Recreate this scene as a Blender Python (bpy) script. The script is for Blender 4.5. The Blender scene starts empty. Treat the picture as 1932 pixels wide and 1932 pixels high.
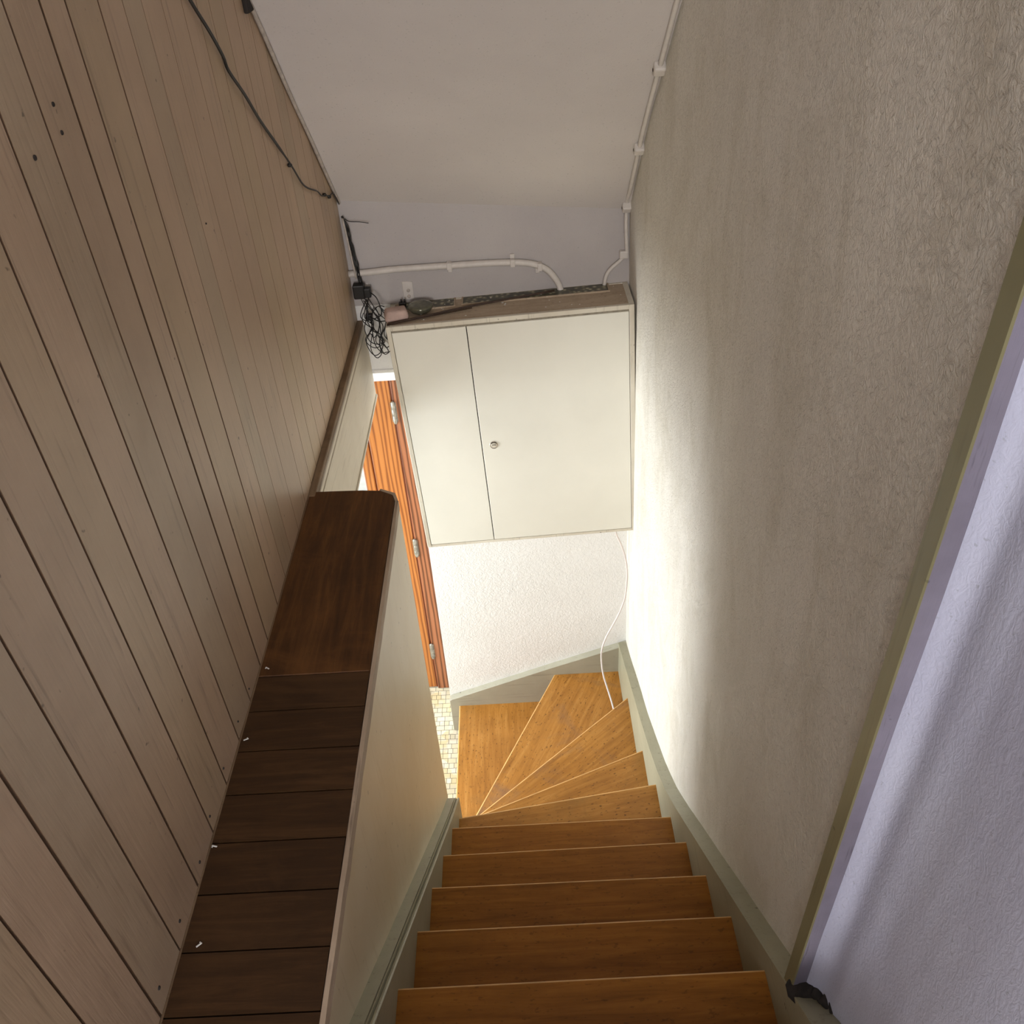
import bpy, bmesh, math, random
from mathutils import Vector, Matrix, noise
random.seed(7)
SC = bpy.context.scene
COL = SC.collection
EYE = 3.639            # height of the camera above the tiled hall floor; all z below are measured from the eye
R = math.radians

# ------------------------------------------------------------------ camera
f_px, pitch, yaw, roll = 1653.47, R(37.0065), R(-1.29597), R(-4.10248)
fw = Vector((math.sin(yaw)*math.cos(pitch), math.cos(yaw)*math.cos(pitch), -math.sin(pitch)))
rt = Vector((math.cos(yaw), -math.sin(yaw), 0)); up = rt.cross(fw)
r2 = math.cos(roll)*rt + math.sin(roll)*up; u2 = -math.sin(roll)*rt + math.cos(roll)*up
cd = bpy.data.cameras.new('camera'); cam = bpy.data.objects.new('camera', cd); COL.objects.link(cam)
cd.sensor_fit = 'HORIZONTAL'; cd.sensor_width = 36; cd.lens = 36*f_px/1932; cd.clip_start = .02
cam.matrix_world = Matrix(((r2.x, u2.x, -fw.x, 0), (r2.y, u2.y, -fw.y, 0), (r2.z, u2.z, -fw.z, EYE), (0, 0, 0, 1)))
SC.camera = cam
# ------------------------------------------------------------------ world, lights, exposure
w = bpy.data.worlds.new('sky'); SC.world = w; w.use_nodes = True
w.node_tree.nodes['Background'].inputs[0].default_value = (.93, .96, 1, 1)
w.node_tree.nodes['Background'].inputs[1].default_value = 1.6
SC.view_settings.view_transform = 'Standard'; SC.view_settings.look = 'None'
SC.view_settings.exposure = .12; SC.view_settings.gamma = 1; SC.view_settings.use_curve_mapping = False
def area(name, loc, aim, sx, sy, power, col):
    l = bpy.data.lights.new(name, 'AREA'); l.shape = 'RECTANGLE'; l.size = sx; l.size_y = sy; l.energy = power; l.color = col
    o = bpy.data.objects.new(name, l); COL.objects.link(o); o.location = (loc[0], loc[1], loc[2]+EYE)
    o.rotation_euler = Vector(aim).to_track_quat('-Z', 'Y').to_euler(); return o
area('hall_window_daylight', (-2.33, 2.35, -2.45), (1, .05, -.08), 1.1, 1.3, 92, (.89, .95, 1))
area('landing_fill', (-.05, -3.95, .25), (0, 1, -.10), .8, 1.0, 104, (1, .975, .96))  # added fill behind the camera, set far back for even falloff
area('side_fill', (-.66, -1.15, .35), (1, .35, -.12), .95, .95, 25, (.93, .97, 1))  # added unseen source, favours the right wall over the soffit

# ------------------------------------------------------------------ materials
def srgb(r, g, b):
    c = [x/255 for x in (r, g, b)]
    return tuple([x/12.92 if x <= .04045 else ((x+.055)/1.055)**2.4 for x in c] + [1])
class NT:
    def __init__(s, name):
        s.m = bpy.data.materials.new(name); s.m.use_nodes = True; s.t = s.m.node_tree; s.b = s.t.nodes['Principled BSDF']
    def n(s, typ, **kw):
        x = s.t.nodes.new(typ)
        for k, v in kw.items():
            if k in x.inputs: x.inputs[k].default_value = v
            else: setattr(x, k, v)
        return x
    def l(s, a, b): s.t.links.new(a, b)
    def coord(s, scale=(1, 1, 1), rotz=0, loc=(0, 0, 0)):
        tc = s.n('ShaderNodeTexCoord'); mp = s.n('ShaderNodeMapping'); oi = s.n('ShaderNodeObjectInfo')
        ml = s.n('ShaderNodeMath', operation='MULTIPLY'); s.l(oi.outputs['Random'], ml.inputs[0]); ml.inputs[1].default_value = 23.0
        ad = s.n('ShaderNodeVectorMath', operation='ADD'); s.l(tc.outputs['Object'], ad.inputs[0]); s.l(ml.outputs[0], ad.inputs[1]); src = ad.outputs[0]
        s.l(src, mp.inputs[0])
        mp.inputs['Location'].default_value = loc
        if rotz:
            m0 = s.n('ShaderNodeMapping'); s.l(src, m0.inputs[0]); m0.inputs['Rotation'].default_value = (0, 0, rotz)
            s.l(m0.outputs[0], mp.inputs[0])
        mp.inputs['Scale'].default_value = scale; return mp.outputs[0]
    def noise(s, vec, scale, detail=4, rough=.55, dist=0):
        x = s.n('ShaderNodeTexNoise'); s.l(vec, x.inputs['Vector'])
        x.inputs['Scale'].default_value = scale; x.inputs['Detail'].default_value = detail
        x.inputs['Roughness'].default_value = rough; x.inputs['Distortion'].default_value = dist; return x.outputs['Fac']
    def ramp(s, fac, stops):
        x = s.n('ShaderNodeValToRGB'); s.l(fac, x.inputs[0]); e = x.color_ramp.elements
        while len(e) < len(stops): e.new(.5)
        for i, (p, c) in enumerate(stops): e[i].position = p; e[i].color = c
        return x.outputs[0]
    def mix(s, fac, a, b, mode='MIX'):
        x = s.n('ShaderNodeMix', data_type='RGBA', blend_type=mode)
        for inp, v in ((x.inputs[0], fac), (x.inputs[6], a), (x.inputs[7], b)):
            if isinstance(v, (int, float, tuple)): inp.default_value = v
            else: s.l(v, inp)
        return x.outputs[2]
    def bump(s, h, strength, dist=.01):
        x = s.n('ShaderNodeBump'); x.inputs['Strength'].default_value = strength; x.inputs['Distance'].default_value = dist
        s.l(h, x.inputs['Height']); s.l(x.outputs[0], s.b.inputs['Normal'])
    def base(s, c):
        if isinstance(c, tuple): s.b.inputs['Base Color'].default_value = c
        else: s.l(c, s.b.inputs['Base Color'])
    def rough(s, v): s.b.inputs['Roughness'].default_value = v; return s
W1, K1 = (1, 1, 1, 1), (0, 0, 0, 1)
def plain(name, c, rough=.6, metal=0, spread=.12, sc=30):
    t = NT(name); v = t.coord(); d = t.noise(v, sc, 5)
    lo = tuple([x*(1-spread) for x in c[:3]]+[1]); hi = tuple([min(1, x*(1+spread)) for x in c[:3]]+[1])
    t.base(t.ramp(d, [(.3, lo), (.7, hi)])); t.rough(rough); t.b.inputs['Metallic'].default_value = metal; return t.m
def plaster(name, c, c2, bscale=95, bstr=.5, dist=1.6, stretch=(1, 1, 1), patch=1.6, grime=None):
    t = NT(name); v = t.coord(stretch); v0 = t.coord()
    big = t.noise(v0, patch, 5, .6, .4)
    col = t.ramp(big, [(.32, c2), (.68, c)])
    if grime: col = t.mix(t.ramp(t.noise(t.coord((5, 5, 2.4)), 1.0, 8, .75, .6), [(.46, K1), (.66, (.45, .45, .45, 1))]), col, grime)
    sp = t.noise(v0, 160, 2, .5)
    col = t.mix(t.ramp(sp, [(.66, K1), (.74, W1)]), col, tuple([x*.72 for x in c[:3]]+[1]))
    t.base(col); t.rough(.85)
    a = t.noise(v, bscale, 5, .6, dist); b = t.noise(v0, bscale*.22, 3, .5, .8)
    h = t.mix(.35, a, b); t.bump(h, bstr, .009); return t.m
def paint_wood(name, c, c2, grain='z', rough=.5, bstr=.12, dirt=.75, rot=0):
    sx = {'x': (2, 40, 40), 'y': (40, 2, 40), 'z': (40, 40, 2)}[grain]
    t = NT(name); v = t.coord(sx, rot); v0 = t.coord()
    g = t.noise(v, 2.2, 5, .6, .3); p = t.noise(v0, 3.2, 5, .62)
    col = t.ramp(p, [(.3, c2), (.7, c)])
    col = t.mix(t.ramp(g, [(.28, W1), (.42, K1)]), col, tuple([x*dirt for x in c2[:3]]+[1]))
    fl = t.noise(v0, 55, 2, .5); col = t.mix(t.ramp(fl, [(.72, K1), (.78, W1)]), col, tuple([x*.45 for x in c2[:3]]+[1]))
    t.base(col); t.rough(rough); t.bump(g, bstr, .004); return t.m
def varnish(name, dark, mid, light, grain='x', rot=0, rough=.42, scale=1, worn=None, fleck=.35):
    sx = {'x': (1.2, 16, 16), 'y': (16, 1.2, 16), 'z': (16, 16, 1.2)}[grain]
    t = NT(name); v = t.coord(sx, rot); v0 = t.coord()
    g = t.noise(v, 3.0*scale, 8, .68, .7); p = t.noise(v0, 4, 6, .7)
    col = t.ramp(g, [(.2, dark), (.5, mid), (.82, light)])
    col = t.mix(t.ramp(p, [(.45, K1), (.75, (.5, .5, .5, 1))]), col, dark)
    t.b.inputs['Specular IOR Level'].default_value = .3
    f1 = t.noise(t.coord((34, 80, 60), rot), 1.9, 3, .55)
    col = t.mix(t.ramp(f1, [(.62, K1), (.68, (fleck, fleck, fleck, 1))]), col, tuple([x*.25 for x in dark[:3]]+[1]))
    if worn:
        s = t.noise(v0, 3.1, 6, .7, .6); col = t.mix(t.ramp(s, [(.52, K1), (.68, (.75, .75, .75, 1))]), col, worn)
    t.base(col); t.rough(rough); t.bump(g, .08, .003); return t.m

M = {}
M['boards'] = [paint_wood('painted_boards_%d' % i, srgb(*a), srgb(*b), 'z', .42, .16, .8) for i, (a, b) in enumerate(
    [((190, 165, 134), (170, 146, 116)), ((186, 164, 136), (166, 143, 116)), ((194, 167, 138), (173, 147, 120)), ((187, 161, 132), (167, 142, 116))])]
M['groove'] = plain('groove_brown', srgb(116, 90, 64), .8)  # grooves in a darker brown than the boards
M['plaster'] = plaster('rough_white_plaster', srgb(234, 228, 216), srgb(224, 217, 205), 70, 1.0, 2.4, grime=srgb(196, 186, 164))
M['plaster_far'] = plaster('white_plaster', srgb(232, 231, 228), srgb(222, 220, 216), 70, .5, 1.2)
M['plaster_ceil'] = plaster('smooth_ceiling_paint', srgb(212, 205, 199), srgb(200, 193, 188), 220, .12, .5, patch=1.1)
M['plaster_grey'] = plaster('greyish_plaster', srgb(186, 180, 176), srgb(176, 169, 167), 200, .2, patch=2.2)  # greyer tone for the end wall above the cabinet
M['plaster_cool'] = plaster('lavender_white_plaster', srgb(198, 202, 222), srgb(182, 184, 208), 90, .22, 1.2, (1, 1.4, .7))
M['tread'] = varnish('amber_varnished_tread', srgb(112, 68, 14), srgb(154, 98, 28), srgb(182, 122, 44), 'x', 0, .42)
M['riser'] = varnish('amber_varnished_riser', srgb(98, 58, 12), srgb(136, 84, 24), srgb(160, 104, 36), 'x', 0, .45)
M['nosing'] = plain('worn_nosing_glint', srgb(206, 160, 98), .5, 0, .2, 25)  # worn varnish edge, paler to paint in the specular line
M['ledge'] = varnish('dark_stained_boards', srgb(40, 25, 10), srgb(62, 40, 18), srgb(92, 63, 34), 'x', 0, .6, worn=srgb(74, 50, 26), fleck=.1)
M['ledge_long'] = varnish('dark_stained_long_board', srgb(50, 30, 12), srgb(84, 52, 22), srgb(124, 82, 40), 'y', 0, .56, worn=srgb(108, 70, 34), fleck=.1)
M['edge'] = paint_wood('worn_board_edge', srgb(186, 166, 142), srgb(150, 130, 108), 'y', .7, .3, .55)
M['floor_trim'] = varnish('worn_brown_trim', srgb(96, 76, 56), srgb(128, 104, 78), srgb(150, 126, 98), 'y', 0, .6, worn=srgb(88, 68, 48), fleck=.2)
M['cream'] = paint_wood('cream_panel_paint', srgb(216, 204, 176), srgb(206, 190, 156), 'z', .38, .05, .93)
M['fascia'] = paint_wood('beige_fascia_paint', srgb(214, 204, 184), srgb(198, 186, 164), 'y', .5, .1, .85)
M['stringer'] = paint_wood('grey_green_stringer_paint', srgb(160, 156, 132), srgb(142, 138, 114), 'y', .45, .15, .82)
M['stringer_x'] = paint_wood('grey_green_end_stringer_paint', srgb(170, 166, 148), srgb(152, 148, 130), 'x', .45, .15, .82)
M['smear'] = paint_wood('smeared_lavender_paint', srgb(132, 127, 142), srgb(98, 92, 104), 'z', .6, .35, .4)
M['green'] = paint_wood('olive_trim_paint', srgb(134, 130, 98), srgb(122, 117, 88), 'z', .42, .1, .85)
M['cab'] = plain('cabinet_paint', srgb(222, 219, 207), .4, 0, .025, 6)
M['cab_edge'] = paint_wood('cabinet_frame_paint', srgb(214, 208, 192), srgb(192, 182, 164), 'z', .5, .1, .75)
M['cab_top'] = varnish('dusty_cabinet_top', srgb(156, 138, 116), srgb(178, 160, 138), srgb(192, 176, 154), 'x', 0, .75, worn=srgb(148, 130, 110), fleck=.4)
M['dust'] = plain('dusty_grey_seal', srgb(140, 132, 116), .9, 0, .25, 90)
M['black'] = plain('black_plastic', srgb(26, 24, 23), .45)
M['gap'] = plain('dark_gap', srgb(24, 22, 20), .9)
M['white_pipe'] = plain('painted_white_pipe', srgb(208, 201, 193), .5, 0, .06, 40)
M['grey_wire'] = plain('grey_painted_wire', srgb(176, 166, 156), .6, 0, .2, 60)
M['white_cable'] = plain('white_cable_sheath', srgb(214, 204, 200), .45, 0, .05, 20)
M['steel'] = plain('galvanised_steel', srgb(150, 146, 134), .4, .6, .35, 70)
M['chrome'] = plain('lock_metal', srgb(205, 200, 188), .25, .85, .05, 60)
M['pink'] = plain('pinkish_terracotta', srgb(192, 166, 154), .8, 0, .18, 35)
M['rod'] = plain('brown_rod', srgb(62, 44, 30), .6, 0, .25, 50)
M['chip'] = plain('white_scrap', srgb(215, 212, 205), .7)
M['dirt'] = plain('dark_dirt', srgb(40, 34, 30), .95, 0, .4, 60)
# orange pine with curved figure
def pine(name, dk, md, lt):
    t = NT(name); v = t.coord((9, 9, .55)); wv = t.n('ShaderNodeTexWave'); t.l(v, wv.inputs['Vector'])
    wv.inputs['Scale'].default_value = 1.5; wv.inputs['Distortion'].default_value = 9; wv.inputs['Detail'].default_value = 3; wv.inputs['Detail Scale'].default_value = 1.2
    t.base(t.ramp(wv.outputs['Fac'], [(.05, dk), (.4, md), (.9, lt)])); t.rough(.4); return t.m
M['pine'] = pine('orange_pine', srgb(128, 70, 24), srgb(166, 98, 40), srgb(178, 112, 52))
M['pine_frame'] = pine('red_brown_pine', srgb(92, 50, 26), srgb(140, 84, 50), srgb(156, 98, 64))
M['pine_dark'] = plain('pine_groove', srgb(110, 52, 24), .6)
# patterned green strip (dark ground, pale round spots)
t = NT('green_mosaic'); v = t.coord((1, 1, 1)); vo = t.n('ShaderNodeTexVoronoi'); t.l(v, vo.inputs['Vector']); vo.inputs['Scale'].default_value = 52
base = t.ramp(vo.outputs['Distance'], [(.18, srgb(186, 180, 150)), (.34, srgb(112, 108, 80)), (.55, srgb(52, 50, 34))])
t.base(t.mix(.3, base, t.ramp(t.noise(v, 26, 3), [(.35, srgb(40, 42, 30)), (.65, srgb(120, 116, 94))]))); t.rough(.3); M['mosaic'] = t.m
# small hall tiles
t = NT('mosaic_floor_tiles'); v = t.coord()
br = t.n('ShaderNodeTexBrick'); t.l(v, br.inputs['Vector'])
br.offset = .37; br.squash = .6; br.squash_frequency = 3
for k, x in (('Scale', 1.0), ('Mortar Size', .0011), ('Brick Width', .042), ('Row Height', .030)): br.inputs[k].default_value = x
br.inputs['Color1'].default_value = srgb(214, 206, 176); br.inputs['Color2'].default_value = srgb(226, 220, 202); br.inputs['Mortar'].default_value = srgb(76, 76, 64)
vt = t.n('ShaderNodeTexVoronoi'); t.l(v, vt.inputs['Vector']); vt.inputs['Scale'].default_value = 22; vt.distance = 'CHEBYCHEV'
tint = t.ramp(vt.outputs['Color'], [(.2, srgb(232, 218, 170)), (.5, W1), (.8, srgb(216, 216, 206))])
t.base(t.mix(.6, br.outputs['Color'], tint, 'MULTIPLY')); t.rough(.4); M['tiles'] = t.m
# clear glass and dark green-grey glass of the dish
t = NT('window_glass'); tr = t.n('ShaderNodeBsdfTransparent'); gl = t.n('ShaderNodeBsdfGlossy'); gl.inputs['Roughness'].default_value = .03
mx = t.n('ShaderNodeMixShader'); mx.inputs[0].default_value = .06; t.l(tr.outputs[0], mx.inputs[1]); t.l(gl.outputs[0], mx.inputs[2])
t.l(mx.outputs[0], t.t.nodes['Material Output'].inputs[0]); M['glass'] = t.m
t = NT('smoky_dish_glass'); t.base(t.ramp(t.noise(t.coord(), 40, 3), [(.3, srgb(84, 84, 70)), (.7, srgb(120, 118, 100))])); t.rough(.15)
t.b.inputs['Metallic'].default_value = .35; M['dish'] = t.m
t = NT('pale_ground_outside'); t.base(t.ramp(t.noise(t.coord(), 8, 4), [(.3, srgb(190, 190, 180)), (.7, srgb(220, 220, 212))])); M['outside'] = t.m

# ------------------------------------------------------------------ mesh helpers
class MB:
    def __init__(s): s.bm = bmesh.new(); s.mi = 0
    def _f(s, fs):
        for f in fs: f.material_index = s.mi
    def face(s, pts):
        f = s.bm.faces.new([s.bm.verts.new(p) for p in pts]); f.material_index = s.mi; return f
    def box(s, a, b, bev=0, seg=2, mat=None):
        pts = [Vector((x, y, z)) for x in (a[0], b[0]) for y in (a[1], b[1]) for z in (a[2], b[2])]
        if mat is not None: pts = [mat @ p for p in pts]
        v = [s.bm.verts.new(p) for p in pts]
        fs = [s.bm.faces.new([v[i] for i in q]) for q in ((0, 1, 3, 2), (4, 6, 7, 5), (0, 4, 5, 1), (2, 3, 7, 6), (0, 2, 6, 4), (1, 5, 7, 3))]
        s._f(fs)
        if bev:
            r = bmesh.ops.bevel(s.bm, geom=list({e for f in fs for e in f.edges}), offset=bev, segments=seg, affect='EDGES', profile=.5)
            s._f(r['faces'])
    def prism(s, poly, ax, lo, hi, bev=0, seg=2):
        """poly: 2-D points in the plane normal to axis ax (x: (y,z), y: (x,z), z: (x,y))"""
        def P(p, t): return {'x': (t, p[0], p[1]), 'y': (p[0], t, p[1]), 'z': (p[0], p[1], t)}[ax]
        a = [s.bm.verts.new(P(p, lo)) for p in poly]; b = [s.bm.verts.new(P(p, hi)) for p in poly]
        fs = [s.bm.faces.new(a), s.bm.faces.new(b[::-1])]
        n = len(poly)
        for i in range(n): fs.append(s.bm.faces.new((a[i], b[i], b[(i+1) % n], a[(i+1) % n])))
        s._f(fs)
        if bev:
            r = bmesh.ops.bevel(s.bm, geom=list({e for f in fs for e in f.edges}), offset=bev, segments=seg, affect='EDGES', profile=.5); s._f(r['faces'])
    def tube(s, pts, rad, n=8, smooth=3, cap=True):
        P = [Vector(p) for p in pts]
        if smooth and len(P) > 2:
            Q = []
            for i in range(len(P)-1):
                p0, p1, p2, p3 = P[max(i-1, 0)], P[i], P[i+1], P[min(i+2, len(P)-1)]
                for k in range(smooth):
                    q = k/smooth
                    Q.append(.5*((2*p1)+(p2-p0)*q+(2*p0-5*p1+4*p2-p3)*q*q+(3*p1-p0-3*p2+p3)*q**3))
            P = Q+[P[-1]]
        T = [(P[min(i+1, len(P)-1)]-P[max(i-1, 0)]).normalized() for i in range(len(P))]
        nv = T[0].orthogonal().normalized(); rings = []
        for i, p in enumerate(P):
            nv = (nv-T[i]*nv.dot(T[i])).normalized(); bv = T[i].cross(nv)
            rr = rad[i*len(rad)//len(P)] if isinstance(rad, (list, tuple)) else rad
            rings.append([s.bm.verts.new(p+rr*(math.cos(a)*nv+math.sin(a)*bv)) for a in [2*math.pi*k/n for k in range(n)]])
        fs = []
        for a, b in zip(rings, rings[1:]):
            for k in range(n): fs.append(s.bm.faces.new((a[k], a[(k+1) % n], b[(k+1) % n], b[k])))
        for f in fs: f.smooth = True
        if cap: fs += [s.bm.faces.new(rings[0][::-1]), s.bm.faces.new(rings[-1])]
        s._f(fs)
    def lathe(s, prof, c, axis='z', n=28):
        """prof: (radius, along-axis) pairs"""
        c = Vector(c); rings = []
        for r, h in prof:
            ring = []
            for k in range(n):
                a = 2*math.pi*k/n; u, v = r*math.cos(a), r*math.sin(a)
                d = {'z': (u, v, h), 'y': (u, h, v), 'x': (h, u, v)}[axis]; ring.append(s.bm.verts.new(c+Vector(d)))
            rings.append(ring)
        fs = []
        for a, b in zip(rings, rings[1:]):
            for k in range(n): fs.append(s.bm.faces.new((a[k], a[(k+1) % n], b[(k+1) % n], b[k])))
        for f in fs: f.smooth = True
        for ring in (rings[0], rings[-1][::-1]): fs.append(s.bm.faces.new(ring))
        s._f(fs)
    def xform(s, m): bmesh.ops.transform(s.bm, matrix=m, verts=s.bm.verts[:])
def wpos(o):
    p = Vector((0, 0, 0))
    while o: p = p+o.location; o = o.parent
    return p
def obj(name, mb, mats, parent=None, smooth=False):
    bm = mb.bm; bmesh.ops.recalc_face_normals(bm, faces=bm.faces[:])
    if smooth:
        for f in bm.faces: f.smooth = True
    xs = [v.co for v in bm.verts]
    base = Vector(((min(v.x for v in xs)+max(v.x for v in xs))/2, (min(v.y for v in xs)+max(v.y for v in xs))/2, min(v.z for v in xs)))
    bmesh.ops.translate(bm, verts=bm.verts[:], vec=-base)
    me = bpy.data.meshes.new(name); bm.to_mesh(me); bm.free()
    for m in (mats if isinstance(mats, (list, tuple)) else [mats]): me.materials.append(m)
    o = bpy.data.objects.new(name, me); COL.objects.link(o)
    o.location = base-(wpos(parent) if parent else Vector((0, 0, 0)))
    if parent: o.parent = parent
    return o
def tag(o, label, cat=None, group=None, kind=None):
    o['label'] = label
    if cat: o['category'] = cat
    if group: o['group'] = group
    if kind: o['kind'] = kind
    return o
def empty(name, loc, label, cat, group=None, kind=None):
    o = bpy.data.objects.new(name, None); COL.objects.link(o); o.location = loc; o.empty_display_size = .05
    return tag(o, label, cat, group, kind)

# ------------------------------------------------------------------ measures
XL, XS, XR, XW = -.582, -.301, .399, .44        # board wall, stringer faces, right wall
XP = -.343                                      # stair side panel
ZF, ZH = -1.343, -3.639                         # upper floor, hall floor
Y1, Z1, G, RS = .7968, -1.726, .2111, .1913     # first nosing in view, going, rise
YF = 3.0
def soffit(y, x=-.582): return min(-.908-.092*(x+.582)/1.002+(YF-y)*1.012, 1.12)

# ------------------------------------------------------------------ structure
# board wall on the left: tongue-and-groove boards with open grooves
gr = [-3.95+.0985*i for i in range(45)]+[.395, .493, .594, .692, .799, .898, .997, 1.097, 1.196, 1.292, 1.368, 1.479, 1.574, 1.657, 1.754, 1.864, 1.955, 2.04, 2.132, 2.231, 2.341, 2.44, 2.54, 2.64, 2.74, 2.84, 2.93]
gr = sorted(set(g for g in gr if g < .36 or g > .39))
prof = [(-4.0, 0)]; pm = []
random.seed(3); tone = 0
for i, y in enumerate(gr):
    wd = .0052+random.uniform(-.001, .001)
    dp = .0042
    if abs(y-1.292) < .001: wd, dp = .007, .018
    if y > 1.5: wd *= .42; dp = .0026
    tone = random.randrange(4)
    prof += [(y-wd/2, 0), (y-wd*.35, dp), (y+wd*.35, dp), (y+wd/2, 0)]
    pm += [tone, 4, 4, 4]
prof.append((YF-.004, 0)); pm.append(random.randrange(4))
m = MB(); vb, vt = [], []
for y, d in prof:
    vb.append(m.bm.verts.new((XL-d, y, ZF+.002+random.uniform(0, .004)))); vt.append(m.bm.verts.new((XL-d, y, soffit(y)+.012)))
for i in range(len(prof)-1):
    if -1.65 < (prof[i][0]+prof[i+1][0])/2 < -.65: continue
    f = m.bm.faces.new((vb[i], vb[i+1], vt[i+1], vt[i])); f.material_index = pm[i]
m.mi = 0
m.box((XL-.03, -1.66, ZF), (XL, -.64, -.15)); m.box((XL-.03, -1.66, .85), (XL, -.64, 1.12))
m.prism([(-.65, ZF), (YF, ZF), (YF, soffit(YF)), (1.0, 1.12), (-.65, 1.12)], 'x', XL-.12, XL-.03)
m.box((XL-.12, -4.0, ZF), (XL-.03, -.64, -.15)); m.box((XL-.12, -4.0, .85), (XL-.03, -.64, 1.12)); m.box((XL-.12, -4.0, -.16), (XL-.03, -1.65, .86))
wl = tag(obj('wall_left', m, M['boards']+[M['groove']]), 'tan painted tongue-and-groove board wall standing on the dark ledge', kind='structure')
# nails along the board bottoms and three screw holes high up
for (y, z, s) in ((.907, -1.306, 1), (.828, -1.318, 1.2), (.721, -1.307, 1.2), (.618, -1.303, 1.4), (1.117, -1.309, .9), (1.006, -1.305, 1), (1.206, -1.316, .8), (1.233, -.228, 1.3), (1.23, -.262, 1.3), (1.138, -.269, 1.5), (1.679, -.535, .8)):
    m = MB(); m.lathe([(.0012*s, -.004), (.0026*s, -.0005), (.0022*s, .0015), (.0008*s, .0022)], (XL, y, z), 'x', 10); obj('nail', m, M['dirt'], wl)

# sloped soffit under the upper flight, flat ceiling over the landing
m = MB()
xa, xb = XL-.12, XW+.12
def ye(x): return YF-(1.12-soffit(YF, x))/1.012
A = [[m.bm.verts.new(p) for p in ((x, -4.1, 1.12), (x, ye(x), 1.12), (x, YF+.02, soffit(YF+.02, x)), (x, YF+.02, -.5), (x, ye(x)+.1, 1.5), (x, -4.1, 1.5))] for x in (xa, xb)]
for i in range(6): m.bm.faces.new((A[0][i], A[0][(i+1) % 6], A[1][(i+1) % 6], A[1][i]))
m.bm.faces.new(A[0]); m.bm.faces.new(A[1][::-1])
tag(obj('ceiling', m, M['plaster_ceil']), 'smooth pale sloping ceiling above the stairs', kind='structure')

# right wall, leaning slightly inwards at the far top corner, hand-trowelled
def sst(t): t = max(0, min(1, t)); return t*t*(3-2*t)
def lean(y, z): return -.034*sst((y-1.7)/1.25)*max(0, min(1.15, (z+3.2)/2.2))
def shift(z): return -.0345*(z+1.60)
def grid(fx, ys, zs):
    m = MB(); V = [[m.bm.verts.new((fx(y, z), y+(shift(z) if y < 1.2 else 0)*(1 if y < .9 else (1.2-y)/.3), z)) for z in zs] for y in ys]
    for i in range(len(ys)-1):
        for j in range(len(zs)-1): m.bm.faces.new((V[i][j], V[i+1][j], V[i+1][j+1], V[i][j+1])).smooth = True
    return m
zs = [ZH+i*.06 for i in range(84)]
ys = [.70+i*(YF+.03-.70)/56 for i in range(57)]
def fxr(y, z): return XW+lean(y, z)+.0022*noise.noise(Vector((y*3, z*3, 1)))+.001*noise.noise(Vector((y*11, z*11, 4)))
m = grid(fxr, ys, zs); m.box((XW+.06, .78, ZH), (XW+.14, YF+.3, 1.2))
tag(obj('wall_right', m, M['plaster']), 'off-white rough plaster wall beside the stairs', kind='structure')
def fxn(y, z):
    d = max(0, .695-y); b = noise.noise(Vector((y*6, z*1.3, 9)))
    k = .5+.5*noise.noise(Vector((0, z*2.0, 2)))
    return .446-.030*(.6+.5*k)*math.exp(-(d/.020)**1.5)-.005*math.exp(-((d-.055)/.03)**2)-.005*math.exp(-((d-.26)/.10)**2)+.0016*b+.0009*noise.noise(Vector((y*30, z*9, 3)))
ysn = [-4.0+i*.1 for i in range(45)]+[.42+i*.0069 for i in range(41)]
m = grid(fxn, ysn, zs); m.box((XW+.08, -4.0, ZH), (XW+.16, .72, 1.2))
tag(obj('wall_landing', m, M['plaster_cool']), 'lavender-white plaster wall nearest the camera on the right', kind='structure')

# far wall with the opening of the orange door on its left
m = MB()
DX0, DX1, DZT = -1.5, -.447, -1.55
m.box((DX1, YF, ZH), (XW+.1, YF+.34, -1.285)); m.box((-2.6, YF, DZT), (DX1+.001, YF+.34, -1.285)); m.box((-2.6, YF, ZH), (DX0, YF+.34, DZT+.001))
tag(obj('wall_far', m, M['plaster_far']), 'white plaster end wall behind the cabinet', kind='structure')
m = MB(); m.box((XL-.1, YF-.001, -1.286), (XW+.1, YF+.34, -.6)); tag(obj('wall_upper', m, M['plaster_grey']), 'greyish lavender plaster strip above the cabinet', kind='structure')
m = MB(); m.box((DX0, YF+.19, -1.70), (DX1+.02, YF+.33, DZT+.01), .006); m.box((DX0, YF-.004, DZT-.012), (DX1-.005, YF+.02, DZT+.004), .003)
tag(obj('trim_lintel', m, M['plaster_far']), 'white head casing over the orange door', kind='structure')

# upper floor: dark ledge of cross boards ending in one long board
m = MB(); js = [-1.0+.0965*i for i in range(16)]+[.593, .689, .784, .8785, .9755, 1.0715, 1.169, 1.2615]
js = sorted(j for j in js if j < .53 or j > .58); random.seed(5)
for a, b in zip(js, js[1:]): m.box((XL-.02, a+.0014, ZF-.026), (XP-.004+random.uniform(-.001, .001), b-.0014, ZF-random.uniform(0, .0012)))
m.mi = 1
m.prism([(XL-.012, 1.2625), (XP-.004, 1.2625), (XP-.005, 1.862), (XP-.012, 1.888), (XP-.05, 1.912), (-.44, 1.916), (-.50, 1.919), (-.56, 1.921), (XL-.012, 1.921)], 'z', ZF-.026, ZF, .002, 1)
m.mi = 0
m.box((XL, -4.0, ZF-.03), (XW+.02, .30, ZF-.004)); m.box((XL+.01, .29, ZF-.0262), (XP-.02, 1.9, ZF-.012)); m.box((XL-1.8, -4.0, ZF-.03), (XL-.021, YF, ZF-.027))
tag(obj('floor_upper', m, [M['ledge'], M['ledge_long']]), 'dark brown boarded ledge at upper floor level left of the stairs', kind='structure')
m = MB(); ye = [-.9+i*.04 for i in range(70)]
top = []
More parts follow.
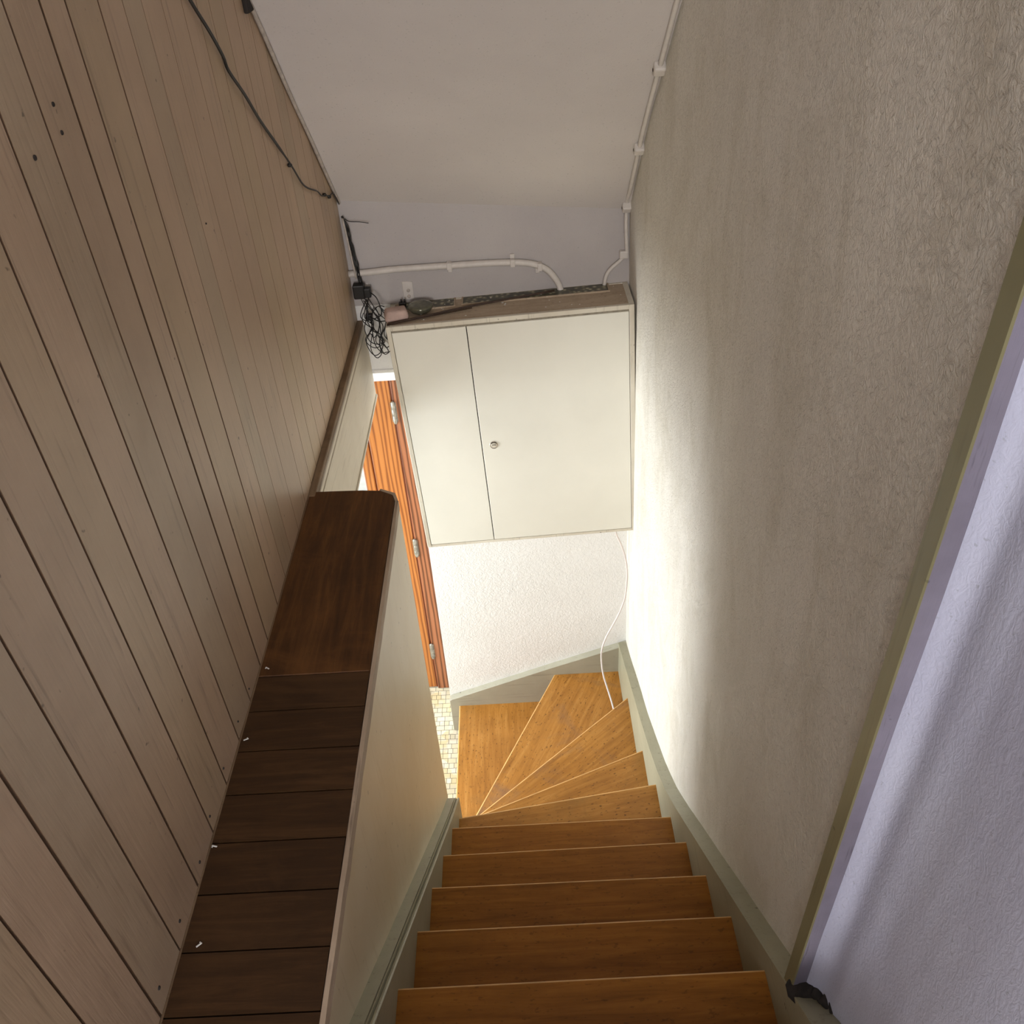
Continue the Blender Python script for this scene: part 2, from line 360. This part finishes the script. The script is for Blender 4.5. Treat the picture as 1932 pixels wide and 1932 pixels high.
for y in ye:
    if y > 1.862: break
    o = .0012*noise.noise(Vector((y*30, 0, 0))); top.append((XP-.003+.0085+o, y))
m.prism([(XP-.003, -.9)]+top+[(XP-.003, 1.865)], 'z', ZF-.028, ZF-.001)
m.prism([(XP-.004, 1.863), (XP+.003, 1.866), (XP-.006, 1.896), (XP-.047, 1.920), (XP-.05, 1.913), (XP-.012, 1.889)], 'z', ZF-.026, ZF-.001)
tag(obj('trim_ledge', m, M['edge']), 'worn greyish wooden edge strip along the dark ledge', kind='structure')

# edge of the upper floor beyond the ledge: brown strip, moulding and fascia
m = MB(); m.box((XL-.03, 1.90, ZF-.018), (-.564, YF, ZF+.001), .003)
m.box((XL-.03, -.5, ZF-.001), (XL+.002, 1.9, ZF+.0005))
tag(obj('trim_brown', m, M['floor_trim']), 'brown floor edge strip under the board wall beyond the ledge', kind='structure')
m = MB(); m.box((-.59, 1.72, ZF-.036), (-.560, YF, ZF-.0185), .0025); m.box((-.59, 1.70, -1.652), (-.5605, YF, ZF-.0425), .003)
m.mi = 1; m.box((-.60, 1.70, -1.64), (-.57, YF, ZF-.03)); m.mi = 0
m.box((-.571, 1.70, -1.662), (-.556, YF, -1.649), .003)
tag(obj('trim_fascia', m, [M['fascia'], M['gap']]), 'beige fascia board below the brown floor edge', kind='structure')
m = MB(); m.box((-2.45, .2, -1.66), (-.592, YF, ZF-.031))
tag(obj('ceiling_hall', m, M['plaster_far']), 'white ceiling of the lower hall', kind='structure')

# cream stair side panel between ledge and stringer
def strl(y): return -1.543-(y-.669)*.9367
m = MB(); m.prism([(.47, ZF-.027), (1.886, ZF-.027), (1.886, strl(1.886)-.02), (.47, strl(.47)-.02)], 'x', XP-.03, XP, .0015, 1)
tag(obj('wall_stair', m, M['cream']), 'cream painted side panel between dark ledge and stair stringer', kind='structure')
m = MB(); m.box((XP-.03, -4.0, ZF-1.2), (XP, .101, ZF-.027)); m.box((XP-.25, 1.3, ZH), (XP-.035, 1.75, ZF-.03))
m.box((-2.45, .1, ZH), (XP-.03, .2, -1.66))
tag(obj('wall_hall', m, M['plaster_far']), 'white hall wall under the upper floor', kind='structure')

# hall: tiled floor and the window wall daylight comes through
m = MB(); m.box((-2.6, -4.0, ZH-.1), (XW+.12, YF+.4, ZH))
tag(obj('floor', m, M['tiles']), 'cream mosaic tiled hall floor at the foot of the stairs', kind='structure')
m = MB()
wy0, wy1, wz0, wz1 = 1.75, 2.92, -3.15, -1.75
m.box((-2.5, .1, ZH), (-2.38, wy0, -1.66)); m.box((-2.5, wy1, ZH), (-2.38, YF+.02, -1.66)); m.box((-2.5, wy0, ZH), (-2.38, wy1, wz0)); m.box((-2.5, wy0, wz1), (-2.38, wy1, -1.66))
tag(obj('wall_window', m, M['plaster_far']), 'white hall wall holding the window', kind='structure')
wn = empty('window_1', (-2.44, (wy0+wy1)/2, wz0), 'white framed window of the lower hall', None, None, 'structure')
m = MB()
for a, b in (((-2.47, wy0, wz0), (-2.40, wy0+.05, wz1)), ((-2.47, wy1-.05, wz0), (-2.40, wy1, wz1)), ((-2.47, wy0, wz0), (-2.40, wy1, wz0+.05)), ((-2.47, wy0, wz1-.05), (-2.40, wy1, wz1)), ((-2.46, 2.31, wz0), (-2.41, 2.36, wz1))): m.box(a, b, .003)
obj('window_frame', m, M['white_pipe'], wn)
m = MB(); m.box((-2.445, wy0, wz0), (-2.44, wy1, wz1)); obj('window_glass', m, M['glass'], wn)
# landing behind the camera: back wall; both windows only house the added fill lamps
m = MB()
m.box((XL-.1, -4.1, ZF-2), (-.50, -4.0, 1.2)); m.box((.40, -4.1, ZF-2), (XW+.1, -4.0, 1.2)); m.box((-.5, -4.1, ZF-2), (.4, -4.0, -.30)); m.box((-.5, -4.1, .80), (.4, -4.0, 1.2))
tag(obj('wall_back', m, M['plaster_far']), 'white landing wall behind the camera', kind='structure')
wn = empty('landing_fill_window', (-.05, -4.05, -.30), 'white framed window added around the unseen landing fill lamp', None, None, 'structure')
m = MB()
for a, b in (((-.5, -4.07, -.3), (-.45, -4.01, .8)), ((.35, -4.07, -.3), (.4, -4.01, .8)), ((-.5, -4.07, -.3), (.4, -4.01, -.25)), ((-.5, -4.07, .75), (.4, -4.01, .8))): m.box(a, b, .003)
obj('window_frame', m, M['white_pipe'], wn)
m = MB(); m.box((-.5, -4.045, -.3), (.4, -4.04, .8)); obj('window_glass', m, M['glass'], wn)
wn = empty('side_fill_window', (XL-.06, -1.15, -.15), 'unseen white framed window added in the board wall for side fill', None, None, 'structure')
m = MB()
for a, b in (((XL-.1, -1.65, -.15), (XL-.03, -1.61, .85)), ((XL-.1, -.69, -.15), (XL-.03, -.65, .85)), ((XL-.1, -1.65, -.15), (XL-.03, -.65, -.11)), ((XL-.1, -1.65, .81), (XL-.03, -.65, .85))): m.box(a, b, .003)
obj('window_frame', m, M['white_pipe'], wn)
m = MB(); m.box((XL-.095, -1.65, -.15), (XL-.09, -.65, .85)); obj('window_glass', m, M['glass'], wn)
m = MB(); m.box((-6, YF+.34, ZH-.16), (4, 9, ZH-.08)); tag(obj('ground', m, M['outside']), 'pale paving outside the glazed door', kind='structure')

# olive door-jamb trim standing proud of the right wall, its near side smeared with lavender paint
m = MB()
zt0, zt1 = -1.572, 1.12
def ty(z): return -.0345*(z+1.60)
pr4 = [(.402, .7265), (.400, .7245), (.400, .6955), (.402, .6935), (XW+.02, .6935), (XW+.02, .7265)]
V = [[m.bm.verts.new((x, y+ty(z), z-(.0 if k else (y-.6935)*.8855))) for x, y in pr4] for k, z in enumerate((zt0, zt1))]
for i in range(6):
    f = m.bm.faces.new((V[0][i], V[0][(i+1) % 6], V[1][(i+1) % 6], V[1][i])); f.material_index = 1 if i == 3 else 0
m.bm.faces.new(V[0]); m.bm.faces.new(V[1])
tag(obj('trim_olive', m, [M['green'], M['smear']]), 'narrow olive green vertical trim on the right wall', kind='structure')
m = MB(); gp = [(.412, .6925, -1.566, .022), (.424, .690, -1.560, .024), (.438, .684, -1.553, .021), (.440, .670, -1.541, .016), (.442, .655, -1.528, .013), (.445, .640, -1.514, .009)]
for i, (x, y, z, r) in enumerate(gp):
    m.lathe([(r*.35, -r*.7), (r*.85, -r*.4), (r, 0), (r*.8, r*.35), (r*.3, r*.55)], (x, y-.004, z), 'z', 9)
for v in m.bm.verts: v.co += .007*noise.noise_vector(v.co*55)
tag(obj('plaster_gap', m, M['dirt']), 'black broken gap in the plaster at the foot of the olive trim', 'hole')
# ------------------------------------------------------------------ staircase
st = empty('staircase', (.05, 2.0, ZH), 'steep varnished wooden staircase with winder steps between grey-green stringers', 'staircase')
TH = .032
def rounded_tread(poly, z, nose_edges, bev=.006):
    """prism of a tread with a rounded nosing; nose_edges: indexes i of polygon sides (i, i+1) to round"""
    m = MB(); a = [m.bm.verts.new((x, y, z-TH)) for x, y in poly]; b = [m.bm.verts.new((x, y, z)) for x, y in poly]; n = len(poly)
    m.bm.faces.new(a); m.bm.faces.new(b[::-1]); sides = [m.bm.faces.new((a[i], b[i], b[(i+1) % n], a[(i+1) % n])) for i in range(n)]
    m.bm.edges.ensure_lookup_table(); ed = []
    for i in nose_edges:
        for e in sides[i].edges:
            s = set(e.verts)
            if s == {b[i], b[(i+1) % n]} or s == {a[i], a[(i+1) % n]}: ed.append(e)
    r = bmesh.ops.bevel(m.bm, geom=ed, offset=bev, segments=3, affect='EDGES', profile=.5)
    for f in r['faces']:
        if f.calc_center_median().z > z-.004: f.material_index = 1
    return m
for i in range(-2, 5):
    y, z = Y1+G*i, Z1-RS*i
    random.seed(i+40); q = .0025
    poly = [(XS-.004, y+random.uniform(-q, q)), (XR+.004, y+random.uniform(-q, q)), (XR+.004, y-G-.03), (XS-.004, y-G-.03)]
    obj('tread', rounded_tread(poly, z, [0], .0042), [M['tread'], M['nosing']], st)
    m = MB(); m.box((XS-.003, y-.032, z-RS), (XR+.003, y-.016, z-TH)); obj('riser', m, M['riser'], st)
winders = [  # nosing line (inner end, wall end), remaining polygon, level
    ((-.305, 1.805), (.436, 1.907), [(.436, 1.60), (-.305, 1.60)], 5),
    ((-.31, 1.917), (.436, 2.212), [(.436, 1.84), (-.31, 1.74)], 6),
    ((-.33, 2.017), (.436, 2.667), [(.436, 2.10), (-.33, 1.86)], 7),
    ((-.362, 2.066), (.085, 2.972), [(.436, 2.972), (.436, 2.50), (-.362, 1.93)], 8),
    ((-.405, 2.06), (-.405, 2.972), [(.26, 2.972), (-.2, 1.96)], 9)]
for a, b, rest, k in winders:
    z = Z1-RS*k; ang = math.atan2(b[1]-a[1], b[0]-a[0])
    mt = varnish('worn_winder_tread_%d' % k, srgb(128, 82, 30), srgb(170, 116, 50), srgb(198, 148, 80), 'x', -ang, .4, worn=srgb(132, 98, 70) if k in (7, 8) else srgb(146, 104, 52), fleck=.7)
    obj('tread', rounded_tread([a, b]+rest, z, [0]), [mt, M['nosing']], st)
    d = Vector((b[0]-a[0], b[1]-a[1])).normalized(); nrm = Vector((d.y, -d.x))
    if k == 9: nrm = Vector((1, 0))
    A = Vector(a)+nrm*.018; B = Vector(b)+nrm*.018
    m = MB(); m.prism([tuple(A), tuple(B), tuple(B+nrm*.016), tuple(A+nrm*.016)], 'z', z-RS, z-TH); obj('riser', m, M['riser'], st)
# left stringer with a beaded top edge
m = MB()
cs = [(XP, 0), (XP+.025, 0), (XP+.0265, -.004), (XP+.028, .001), (XP+.031, .002), (XP+.0325, -.007), (XP+.0345, -.007), (XP+.036, 0), (XP+.039, .0005), (XS, -.002), (XS, -.32), (XP, -.32)]
yy = [.44, .669, 1.0, 1.4, 1.70, 1.78, 1.838, 1.872]; bend = [0, 0, 0, 0, 0, .004, .008, .008]
rings = []
for y, bd in zip(yy, bend): rings.append([m.bm.verts.new((x, y, max(strl(y)+bd+h, ZH))) for x, h in cs])
n = len(cs)
for a, b in zip(rings, rings[1:]):
    for k in range(n): m.bm.faces.new((a[k], a[(k+1) % n], b[(k+1) % n], b[k]))
m.bm.faces.new(rings[0]); m.bm.faces.new(rings[-1][::-1])
obj('stringer', m, M['stringer'], st)
m = MB(); m.box((XP, 1.79, ZH), (XS-.001, 1.868, -2.70), .003); obj('newel_post', m, M['stringer'], st)
# right stringer following the winders
tp = [(.22, -1.157), (.804, -1.674), (1.20, -2.024), (1.586, -2.365), (1.749, -2.500), (1.89, -2.594), (2.046, -2.680), (2.29, -2.792), (2.54, -2.893), (2.99, -3.078)]
bt = [(2.99, -3.60), (2.54, -3.55), (2.046, -3.15), (1.586, -2.72), (.22, -1.49)]
m = MB(); m.prism(tp+bt, 'x', XR, XW+.004)
bmesh.ops.bevel(m.bm, geom=[e for e in m.bm.edges if all(abs(v.co.x-XR) < 1e-5 for v in e.verts) and max(v.co.z for v in e.verts) > -3.08 and any((abs(v.co.y-p[0])+abs(v.co.z-p[1])) < 1e-5 for v in e.verts for p in tp[1:-1])], offset=.003, segments=2, affect='EDGES')
m.prism([(.22, -1.160), (.742, -1.622), (.742, -1.90), (.22, -1.46)], 'x', XW-.01, XW+.045)
obj('stringer', m, M['stringer'], st)
# stringer along the end wall
m = MB(); m.prism([(-.450, ZH+.002), (-.450, -3.405), (-.44, -3.398), (.08, -3.205), (XW-.004, -3.076), (XW-.004, -3.6), (-.40, ZH+.002)], 'y', 2.966, YF+.002, .003, 1)
obj('stringer', m, M['stringer_x'], st)

# ------------------------------------------------------------------ cabinet
CW, CH, CD = .857, .984, .2
cab = empty('wall_cabinet', (-.008, 2.9, -1.763-CH/2), 'grey-white two-door meter cabinet hung slightly askew on the end wall', 'cabinet')
cm = Matrix.Translation((-.008, 2.8, -1.763)) @ Matrix.Rotation(R(-1.95), 4, 'Y')   # x across, y into the wall, z up, centre of the front
def cpart(name, m, mats, parent=cab): m.xform(cm); return obj(name, m, mats, parent)
hw, hh = CW/2, CH/2
m = MB()
m.box((-hw, .012, -hh), (-hw+.018, CD, hh)); m.box((hw-.018, .012, -hh), (hw, CD, hh)); m.box((-hw, .012, -hh), (hw, CD, -hh+.018)); m.box((-hw, CD-.012, -hh), (hw, CD, hh))
m.mi = 1; m.box((-hw+.017, .016, -hh+.017), (hw-.017, .022, hh-.017))
m.mi = 2; m.box((-hw+.016, .0035, hh-.0255), (hw-.016, .013, hh-.0155))
cpart('carcass', m, [M['cab_edge'], M['gap'], M['dust']])
m = MB(); bl, btp, br_, bb = .0155, .0165, .0175, .012
for a, b in (((-hw, 0, -hh), (-hw+bl, .014, hh)), ((hw-br_, 0, -hh), (hw, .014, hh)), ((-hw+bl, 0, hh-btp), (hw-br_, .014, hh)), ((-hw+bl, 0, -hh), (hw-br_, .014, -hh+bb))): m.box(a, b, .0012, 1)
cpart('frame', m, M['cab_edge'])
sx = -.152
dz0, dz1 = -hh+bb+.0012, hh-btp-.0075
m = MB(); m.box((-hw+bl+.0016, .0005, dz0), (sx-.0016, .014, dz1), .0015, 1); d1 = cpart('door', m, M['cab']); d1['label'] = 'narrow left cabinet door'
m = MB(); m.box((sx+.0016, .0005, dz0), (hw-br_-.0016, .014, dz1), .0015, 1); d2 = cpart('door', m, M['cab']); d2['label'] = 'wide right cabinet door with round lock'
lx, lz = -.106, -.022
lk = MB(); lk.lathe([(.0165, .001), (.0165, -.0012), (.0150, -.0022), (.0138, -.0012), (.0136, -.0012)], (lx, 0, lz), 'y', 32); lk = cpart('lock', lk, M['chrome'], d2)
m = MB(); m.lathe([(.0118, 0), (.0118, -.0026), (.0105, -.0032), (.002, -.0032)], (lx, 0, lz-.001), 'y', 28); cpart('lock_button', m, M['cab_edge'], d2)
m = MB()
for k, xx in enumerate((-.0062, -.0022, .0018, .0056)):
    m.box((lx+xx-.0014, -.0037, lz-.0002), (lx+xx+.0014, -.0031, lz+.0034))
    if k in (0, 3): m.box((lx+xx*1.35-.001, -.0036, lz-.0062), (lx+xx*1.35+.001, -.0031, lz-.0038))
for a0, a1 in ((40, 140), (232, 308)):
    pts = [(lx+.0122*math.cos(R(a)), -.0028, lz-.001+.0122*math.sin(R(a))) for a in range(a0, a1+1, 10)]; m.tube(pts, .0009, 6, 1)
cpart('lock_marking', m, M['gap'], d2)
m = MB(); m.box((-hw+.001, .013, hh-.0165), (hw-.001, CD-.001, hh-.002), .002, 1); cpart('top_board', m, M['cab_top'])
for x0, x1, y0 in ((-hw+.05, -.196, .128), (-.163, .354, .134)):
    m = MB(); m.box((x0, y0, hh-.003), (x1, CD-.004, hh+.0005)); p = cpart('patterned_strip', m, M['mosaic']); p['label'] = 'dark green patterned strip on the cabinet top'
    m = MB()
    for a, b in (((x0-.006, y0-.006, hh-.004), (x1+.006, y0, hh+.003)), ((x0-.006, y0, hh-.004), (x0, CD-.004, hh+.003)), ((x1, y0, hh-.004), (x1+.006, CD-.004, hh+.003))): m.box(a, b, .001, 1)
    cpart('strip_border', m, M['cab_top'], p)
m = MB(); random.seed(11)
for k in range(26):
    x = random.uniform(-hw+.05, hw-.02); y = random.uniform(.03, .19)
    m.lathe([(.001, 0), (random.uniform(.002, .005), .0006), (.001, .0016)], (x, y, hh-.002 if y < .12 else hh+.0005), 'z', 6)
p = cpart('paint_flecks', m, M['chip']); p['kind'] = 'stuff'
# things lying on the cabinet
def ctop(x, y, h=0): return cm @ Vector((x, y, hh-.002+h))
m = MB(); m.box((-.046, -.034, 0), (.038, .031, .036), .012, 3)
bm = m.bm
for v in bm.verts:
    if v.co.z > .02: v.co.x *= .93; v.co.y *= .86
    v.co += Vector((.0025, .0025, .002))*noise.noise(v.co*60)
m.xform(Matrix.Translation(ctop(-.392, .075)) @ Matrix.Rotation(R(12), 4, 'Z')); 
tag(obj('block', m, M['pink'], smooth=True), 'dusty pink rounded block on the left end of the cabinet top', 'block')
m = MB(); m.lathe([(.022, 0), (.036, .003), (.044, .014), (.045, .022), (.041, .026), (.030, .027), (.012, .0255), (.004, .026)], ctop(-.312, .113, .001), 'z', 32)
tag(obj('dish', m, M['dish']), 'round smoky glass dish beside the pink block', 'dish')
m = MB(); a, b, c = ctop(-.424, .020, .004), ctop(-.15, .101, .006), ctop(.165, .165, .008)
m.tube([a, a.lerp(b, .5), b, b.lerp(c, .5), c], .004, 8, 3); m.tube([a+Vector((.0, -.007, 0)), (a+c)/2+Vector((0, -.004, 0))], .0022, 6, 0)
tag(obj('rod', m, M['rod']), 'long thin brown rod lying across the cabinet top', 'rod')
m = MB(); m.box((-.016, -.009, 0), (.010, .009, .022), .003, 2); m.lathe([(.003, 0), (.003, .012)], (.006, 0, .02), 'z', 10); m.lathe([(.003, 0), (.003, .012)], (-.006, 0, .02), 'z', 10)
m.xform(Matrix.Translation(ctop(-.377, .158))); tag(obj('plug', m, M['black']), 'small dark plug behind the pink block', 'plug')

# ------------------------------------------------------------------ wall fittings
m = MB(); m.box((-.402, YF-.004, -1.272), (-.364, YF, -1.205), .0015, 1); br0 = tag(obj('bracket', m, M['white_pipe']), 'small white painted metal bracket on the wall above the pink block', 'bracket')
for z in (-1.238, -1.260):
    m = MB(); m.lathe([(.0062, 0), (.0062, -.003), (.004, -.0045), (.001, -.0045)], (-.382, YF-.003, z), 'y', 14); obj('screw', m, M['grey_wire'], br0)
pc = [(-.585, -1.160), (-.5, -1.157), (-.418, -1.153), (-.228, -1.152), (-.10, -1.152), (-.003, -1.155), (.050, -1.161), (.089, -1.173), (.122, -1.194), (.148, -1.228), (.160, -1.255), (.166, -1.285)]
cz = empty('conduit', (-.2, YF-.015, -1.16), 'thick white painted conduit running along the wall above the cabinet', 'pipe')
m = MB(); m.tube([(x, YF-.014, z) for x, z in pc], .0115, 12, 4); obj('tube', m, M['white_pipe'], cz)
for x, z, dx, dz in ((-.226, -1.152, 0, -.020), (-.003, -1.155, 0, .020), (.092, -1.175, -.008, -.020)):
    m = MB(); m.box((x-.0085, YF-.0285, z-.0135), (x+.0085, YF, z+.0135), .003, 2)
    m.box((x-.0085+dx, YF-.008, min(z, z+dz)-.008), (x+.0085+dx, YF, max(z, z+dz)+.008), .002, 1); c = obj('clip', m, M['white_pipe'], cz)
# painted pipe in the angle of sloping ceiling and right wall, turning down to the cabinet
pp = empty('ceiling_pipe', (.41, 2.0, soffit(2.0, .42)), 'thin white painted pipe in the angle of sloping ceiling and right wall', 'pipe')
def xw(y, z): return fxr(y, z)-.013
pts = [(xw(y, soffit(y, .42)), y, soffit(y, .42)-.011+.004*noise.noise(Vector((y*5, 0, 0)))) for y in [.5+.12*i for i in range(21)]]
pts += [(xw(2.96, -.97), 2.97, -.965), (xw(2.98, -1.05), YF-.014, -1.05), (xw(2.98, -1.12)+.002, YF-.013, -1.12), (.395, YF-.013, -1.150), (.37, YF-.013, -1.178), (.341, YF-.013, -1.203), (.326, YF-.013, -1.228), (.320, YF-.013, -1.262)]
m = MB(); m.tube(pts, .0068, 8, 3); obj('tube', m, M['white_pipe'], pp)
for y in (1.45, 1.95, 2.46, 2.72, 2.97):
    m = MB(); z = soffit(y, .42); x = xw(y, z); m.box((-.016, -.016, -.014), (.015, .016, .013), .005, 2)
    m.xform(Matrix.Translation((x, y, z-.013)) @ Matrix.Rotation(R(-42), 4, 'X')); c = obj('clip', m, M['white_pipe'], pp)
    m = MB(); m.lathe([(.005, 0), (.004, -.0016), (.001, -.002)], (x-.0155, y+.004, z-.016), 'x', 8); obj('nail', m, M['dirt'], c)
m = MB(); m.box((.372, YF-.022, -1.166), (.404, YF, -1.138), .005, 2); obj('clip', m, M['white_pipe'], pp)
# caulked wire in the angle of sloping ceiling and boards
pts = []
for i in range(34):
    y = .45+i*.078; pts.append((XL+.007+.004*noise.noise(Vector((y*4, 3, 0))), y, soffit(y)-.007+.005*noise.noise(Vector((y*5, 7, 0)))))
m = MB(); m.tube(pts, .0055, 7, 3)
tag(obj('wire', m, M['grey_wire']), 'grey painted wire along the top edge of the board wall', 'cable')
m = MB(); m.box((XL-.001, 2.30, soffit(2.33)-.035), (XL+.012, 2.365, soffit(2.33)+.02), .004); m.xform(Matrix.Identity(4))
tag(obj('plaster_gap', m, M['dirt'], smooth=False), 'dark broken gap where the board wall meets the sloping ceiling', 'hole')
# black cable slung across the boards
cab_pts = [(1.70, .03), (1.80, -.09), (1.9, -.19), (1.964, -.25), (2.03, -.306), (2.047, -.337), (2.118, -.397), (2.21, -.47), (2.323, -.554), (2.419, -.632), (2.512, -.704), (2.575, -.738), (2.64, -.764), (2.70, -.786), (2.75, -.815), (2.791, -.824), (2.86, -.852), (2.93, -.862), (2.985, -.915)]
m = MB(); m.tube([(XL+.006+(.003 if i % 3 == 0 else 0), y, z) for i, (y, z) in enumerate(cab_pts)], [.0036]*12+[.0026]*6+[.002]*8, 7, 4)
for y, z in ((2.419, -.632), (2.791, -.824), (2.86, -.852)): m.lathe([(.002, -.006), (.0055, -.003), (.0055, .004), (.002, .007)], (XL+.005, y, z), 'x', 8)
tag(obj('cable', m, M['black']), 'black cable slung diagonally across the upper board wall', 'cable')
# bunch of black wires down the far left corner and the tangle beside the cabinet
tg = empty('cable_tangle', (-.51, 2.93, -1.46), 'tangle of thin black wires hanging beside the cabinet top', 'cable')
random.seed(21)
m = MB()
for k in range(5):
    pts = [(XL+.010+.006*random.random(), 2.985-.01*random.random(), -.955)]
    for j in range(1, 8): pts.append((XL+.012+.012*random.random()+.003*j, 2.985-.012*random.random(), -.955-j*.034))
    m.tube(pts, .0026 if k < 3 else .0034, 6, 3)
m.tube([(XL+.02, 2.985, -.965), (XL+.035, 2.975, -.972), (XL+.07, 2.97, -.974), (XL+.10, 2.97, -.980)], .0015, 6, 3)
obj('wire_bunch', m, M['black'], tg)
m = MB(); m.tube([(XL+.014, 2.972, -.96), (XL+.019, 2.968, -1.03), (XL+.022, 2.97, -1.10), (XL+.027, 2.966, -1.17)], .0036, 7, 4); w1 = obj('wire', m, M['grey_wire'], tg); w1['label'] = 'pale grey wire in the black bunch'
for (x, y, z), s in (((-.550, 2.958, -1.213), (.021, .017, .026)), ((-.520, 2.95, -1.216), (.012, .013, .017)), ((-.527, 2.93, -1.300), (.011, .011, .012))):
    m = MB(); m.box((x-s[0], y-s[1], z-s[2]), (x+s[0], y+s[1], z+s[2]), min(s)*.3, 2); obj('connector', m, M['black'], tg)
m = MB()
anch = [Vector((-.535+random.uniform(-.012, .02), 2.925+random.uniform(-.01, .02), -1.235)) for _ in range(8)]
for k, a in enumerate(anch):
    z1 = random.uniform(-1.36, -1.46); xm = random.uniform(-.52, -.475); ww = random.uniform(.016, .036)
    yj = lambda: 2.905+random.uniform(-.02, .03)
    pts = [a, Vector((xm-ww*random.random(), yj(), -1.28)), Vector((xm+ww*random.uniform(-1, 1), yj(), -1.325)), Vector((xm-ww, yj(), (z1-1.34)/2)), Vector((xm-ww*.7, yj(), z1+.012)), Vector((xm, yj(), z1)), Vector((xm+ww*.8, yj(), z1+.016)), Vector((xm+ww*random.uniform(-.3, 1), yj(), (z1-1.32)/2)), Vector((xm+ww*random.uniform(-1, 1), yj(), -1.30)), Vector((xm+random.uniform(-.02, .02), yj(), -1.265))]
    m.tube(pts, .0017, 6, 5)
m.tube([(-.512, 2.94, -1.212), (-.488, 2.92, -1.225), (-.476, 2.91, -1.262), (-.478, 2.905, -1.285), (-.505, 2.91, -1.30)], .0021, 6, 5)
m.tube([(-.50, 2.91, -1.262), (-.478, 2.905, -1.25), (-.462, 2.905, -1.255)], .0018, 6, 4)
m.tube([(-.52, 2.92, -1.295), (-.49, 2.90, -1.305), (-.462, 2.88, -1.297), (-.448, 2.87, -1.2935)], .0021, 6, 5)
obj('wire_loops', m, M['black'], tg)
m = MB(); m.tube([(-.492, 2.93, -1.38), (-.474, 2.95, -1.42), (-.468, 2.97, -1.47), (-.470, 2.985, -1.52)], .002, 6, 4); w2 = obj('wire', m, M['grey_wire'], tg); w2['label'] = 'pale grey wire below the loops'
# white cable from the cabinet down to the winder
wc = [(.350, 2.93, -2.25), (.372, 2.92, -2.353), (.392, 2.92, -2.409), (.411, 2.92, -2.478), (.421, 2.92, -2.554), (.422, 2.92, -2.632), (.415, 2.92, -2.724), (.393, 2.92, -2.811), (.362, 2.92, -2.893), (.331, 2.91, -2.959), (.311, 2.90, -3.027), (.308, 2.89, -3.091), (.314, 2.86, -3.157), (.329, 2.82, -3.206), (.342, 2.775, -3.238), (.352, 2.70, -3.2505), (.36, 2.62, -3.2515)]
m = MB(); m.tube(wc, .0042, 9, 4)
tag(obj('white_cable', m, M['white_cable']), 'loose white cable hanging from the cabinet to a winder step', 'cable')

# ------------------------------------------------------------------ orange glazed door
YD = 3.27
dr = empty('door_1', (-.95, YD, ZH), 'orange pine glazed door standing past the end wall', None, None, 'structure')
m = MB(); m.box((-.545, YD-.012, ZH+.004), (-.44, YD+.05, -1.69), .003, 1); m.box((-1.5, YD-.012, ZH+.004), (-1.42, YD+.05, -1.69), .003, 1); obj('door_frame', m, M['pine_frame'], dr)
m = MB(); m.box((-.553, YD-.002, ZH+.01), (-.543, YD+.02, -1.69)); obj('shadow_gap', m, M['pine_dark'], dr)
lf = MB(); zb = ZH+.012
for x0, x1 in ((-.678, -.5525), (-1.42, -1.29)): lf.box((x0, YD-.006, zb), (x1, YD+.034, -1.695), .004, 2)
lf.box((-1.3, YD-.006, -1.84), (-.67, YD+.034, -1.695), .003); lf.box((-1.3, YD-.006, zb), (-.67, YD+.034, zb+.28), .003)
for x0, x1 in ((-.728, -.684), (-1.284, -1.24)): lf.box((x0, YD+.002, zb+.28), (x1, YD+.03, -1.84), .006, 2)
lf.mi = 1; lf.box((-.686, YD+.010, zb+.28), (-.676, YD+.028, -1.84)); leaf = obj('door_leaf', lf, [M['pine'], M['pine_dark']], dr)
m = MB(); m.box((-1.25, YD+.014, zb+.27), (-.72, YD+.019, -1.83)); obj('glass_pane', m, M['glass'], leaf)
for z in (-1.886, -2.635, -3.340):
    m = MB(); hx, hy = -.5455, YD-.016
    m.lathe([(.002, -.058), (.006, -.055), (.0085, -.049), (.0085, -.017), (.0078, -.016), (.0085, -.015), (.0085, .016), (.0078, .017), (.0085, .018), (.0085, .048), (.006, .053), (.002, .056)], (hx, hy, z), 'z', 14)
    m.box((hx-.012, hy+.003, z-.047), (hx+.012, hy+.007, z+.047)); h = obj('hinge', m, M['steel'], dr); h['label'] = 'galvanised steel hinge'

# ------------------------------------------------------------------ scraps on the ledge
for k, (x, y) in enumerate(((-.566, 1.285), (-.570, 1.100), (-.574, .872), (-.585+.03, .70))):
    m = MB(); random.seed(k); m.box((-.005, -.0015, 0), (.005, .0012, .0015), .0005, 1); m.box((.002, -.001, 0), (.0042, .0035, .0012), .0004, 1)
    m.xform(Matrix.Translation((x, y, ZF+.0003)) @ Matrix.Rotation(random.uniform(0, 3), 4, 'Z'))
    tag(obj('scrap', m, M['chip']), 'tiny white scrap on the dark ledge against the board wall', 'scrap', 'white scraps along the ledge')

# lift everything from eye level to the hall floor as zero
for o in SC.objects:
    if o.parent is None and o.type in {'MESH', 'EMPTY'}: o.location.z += EYE
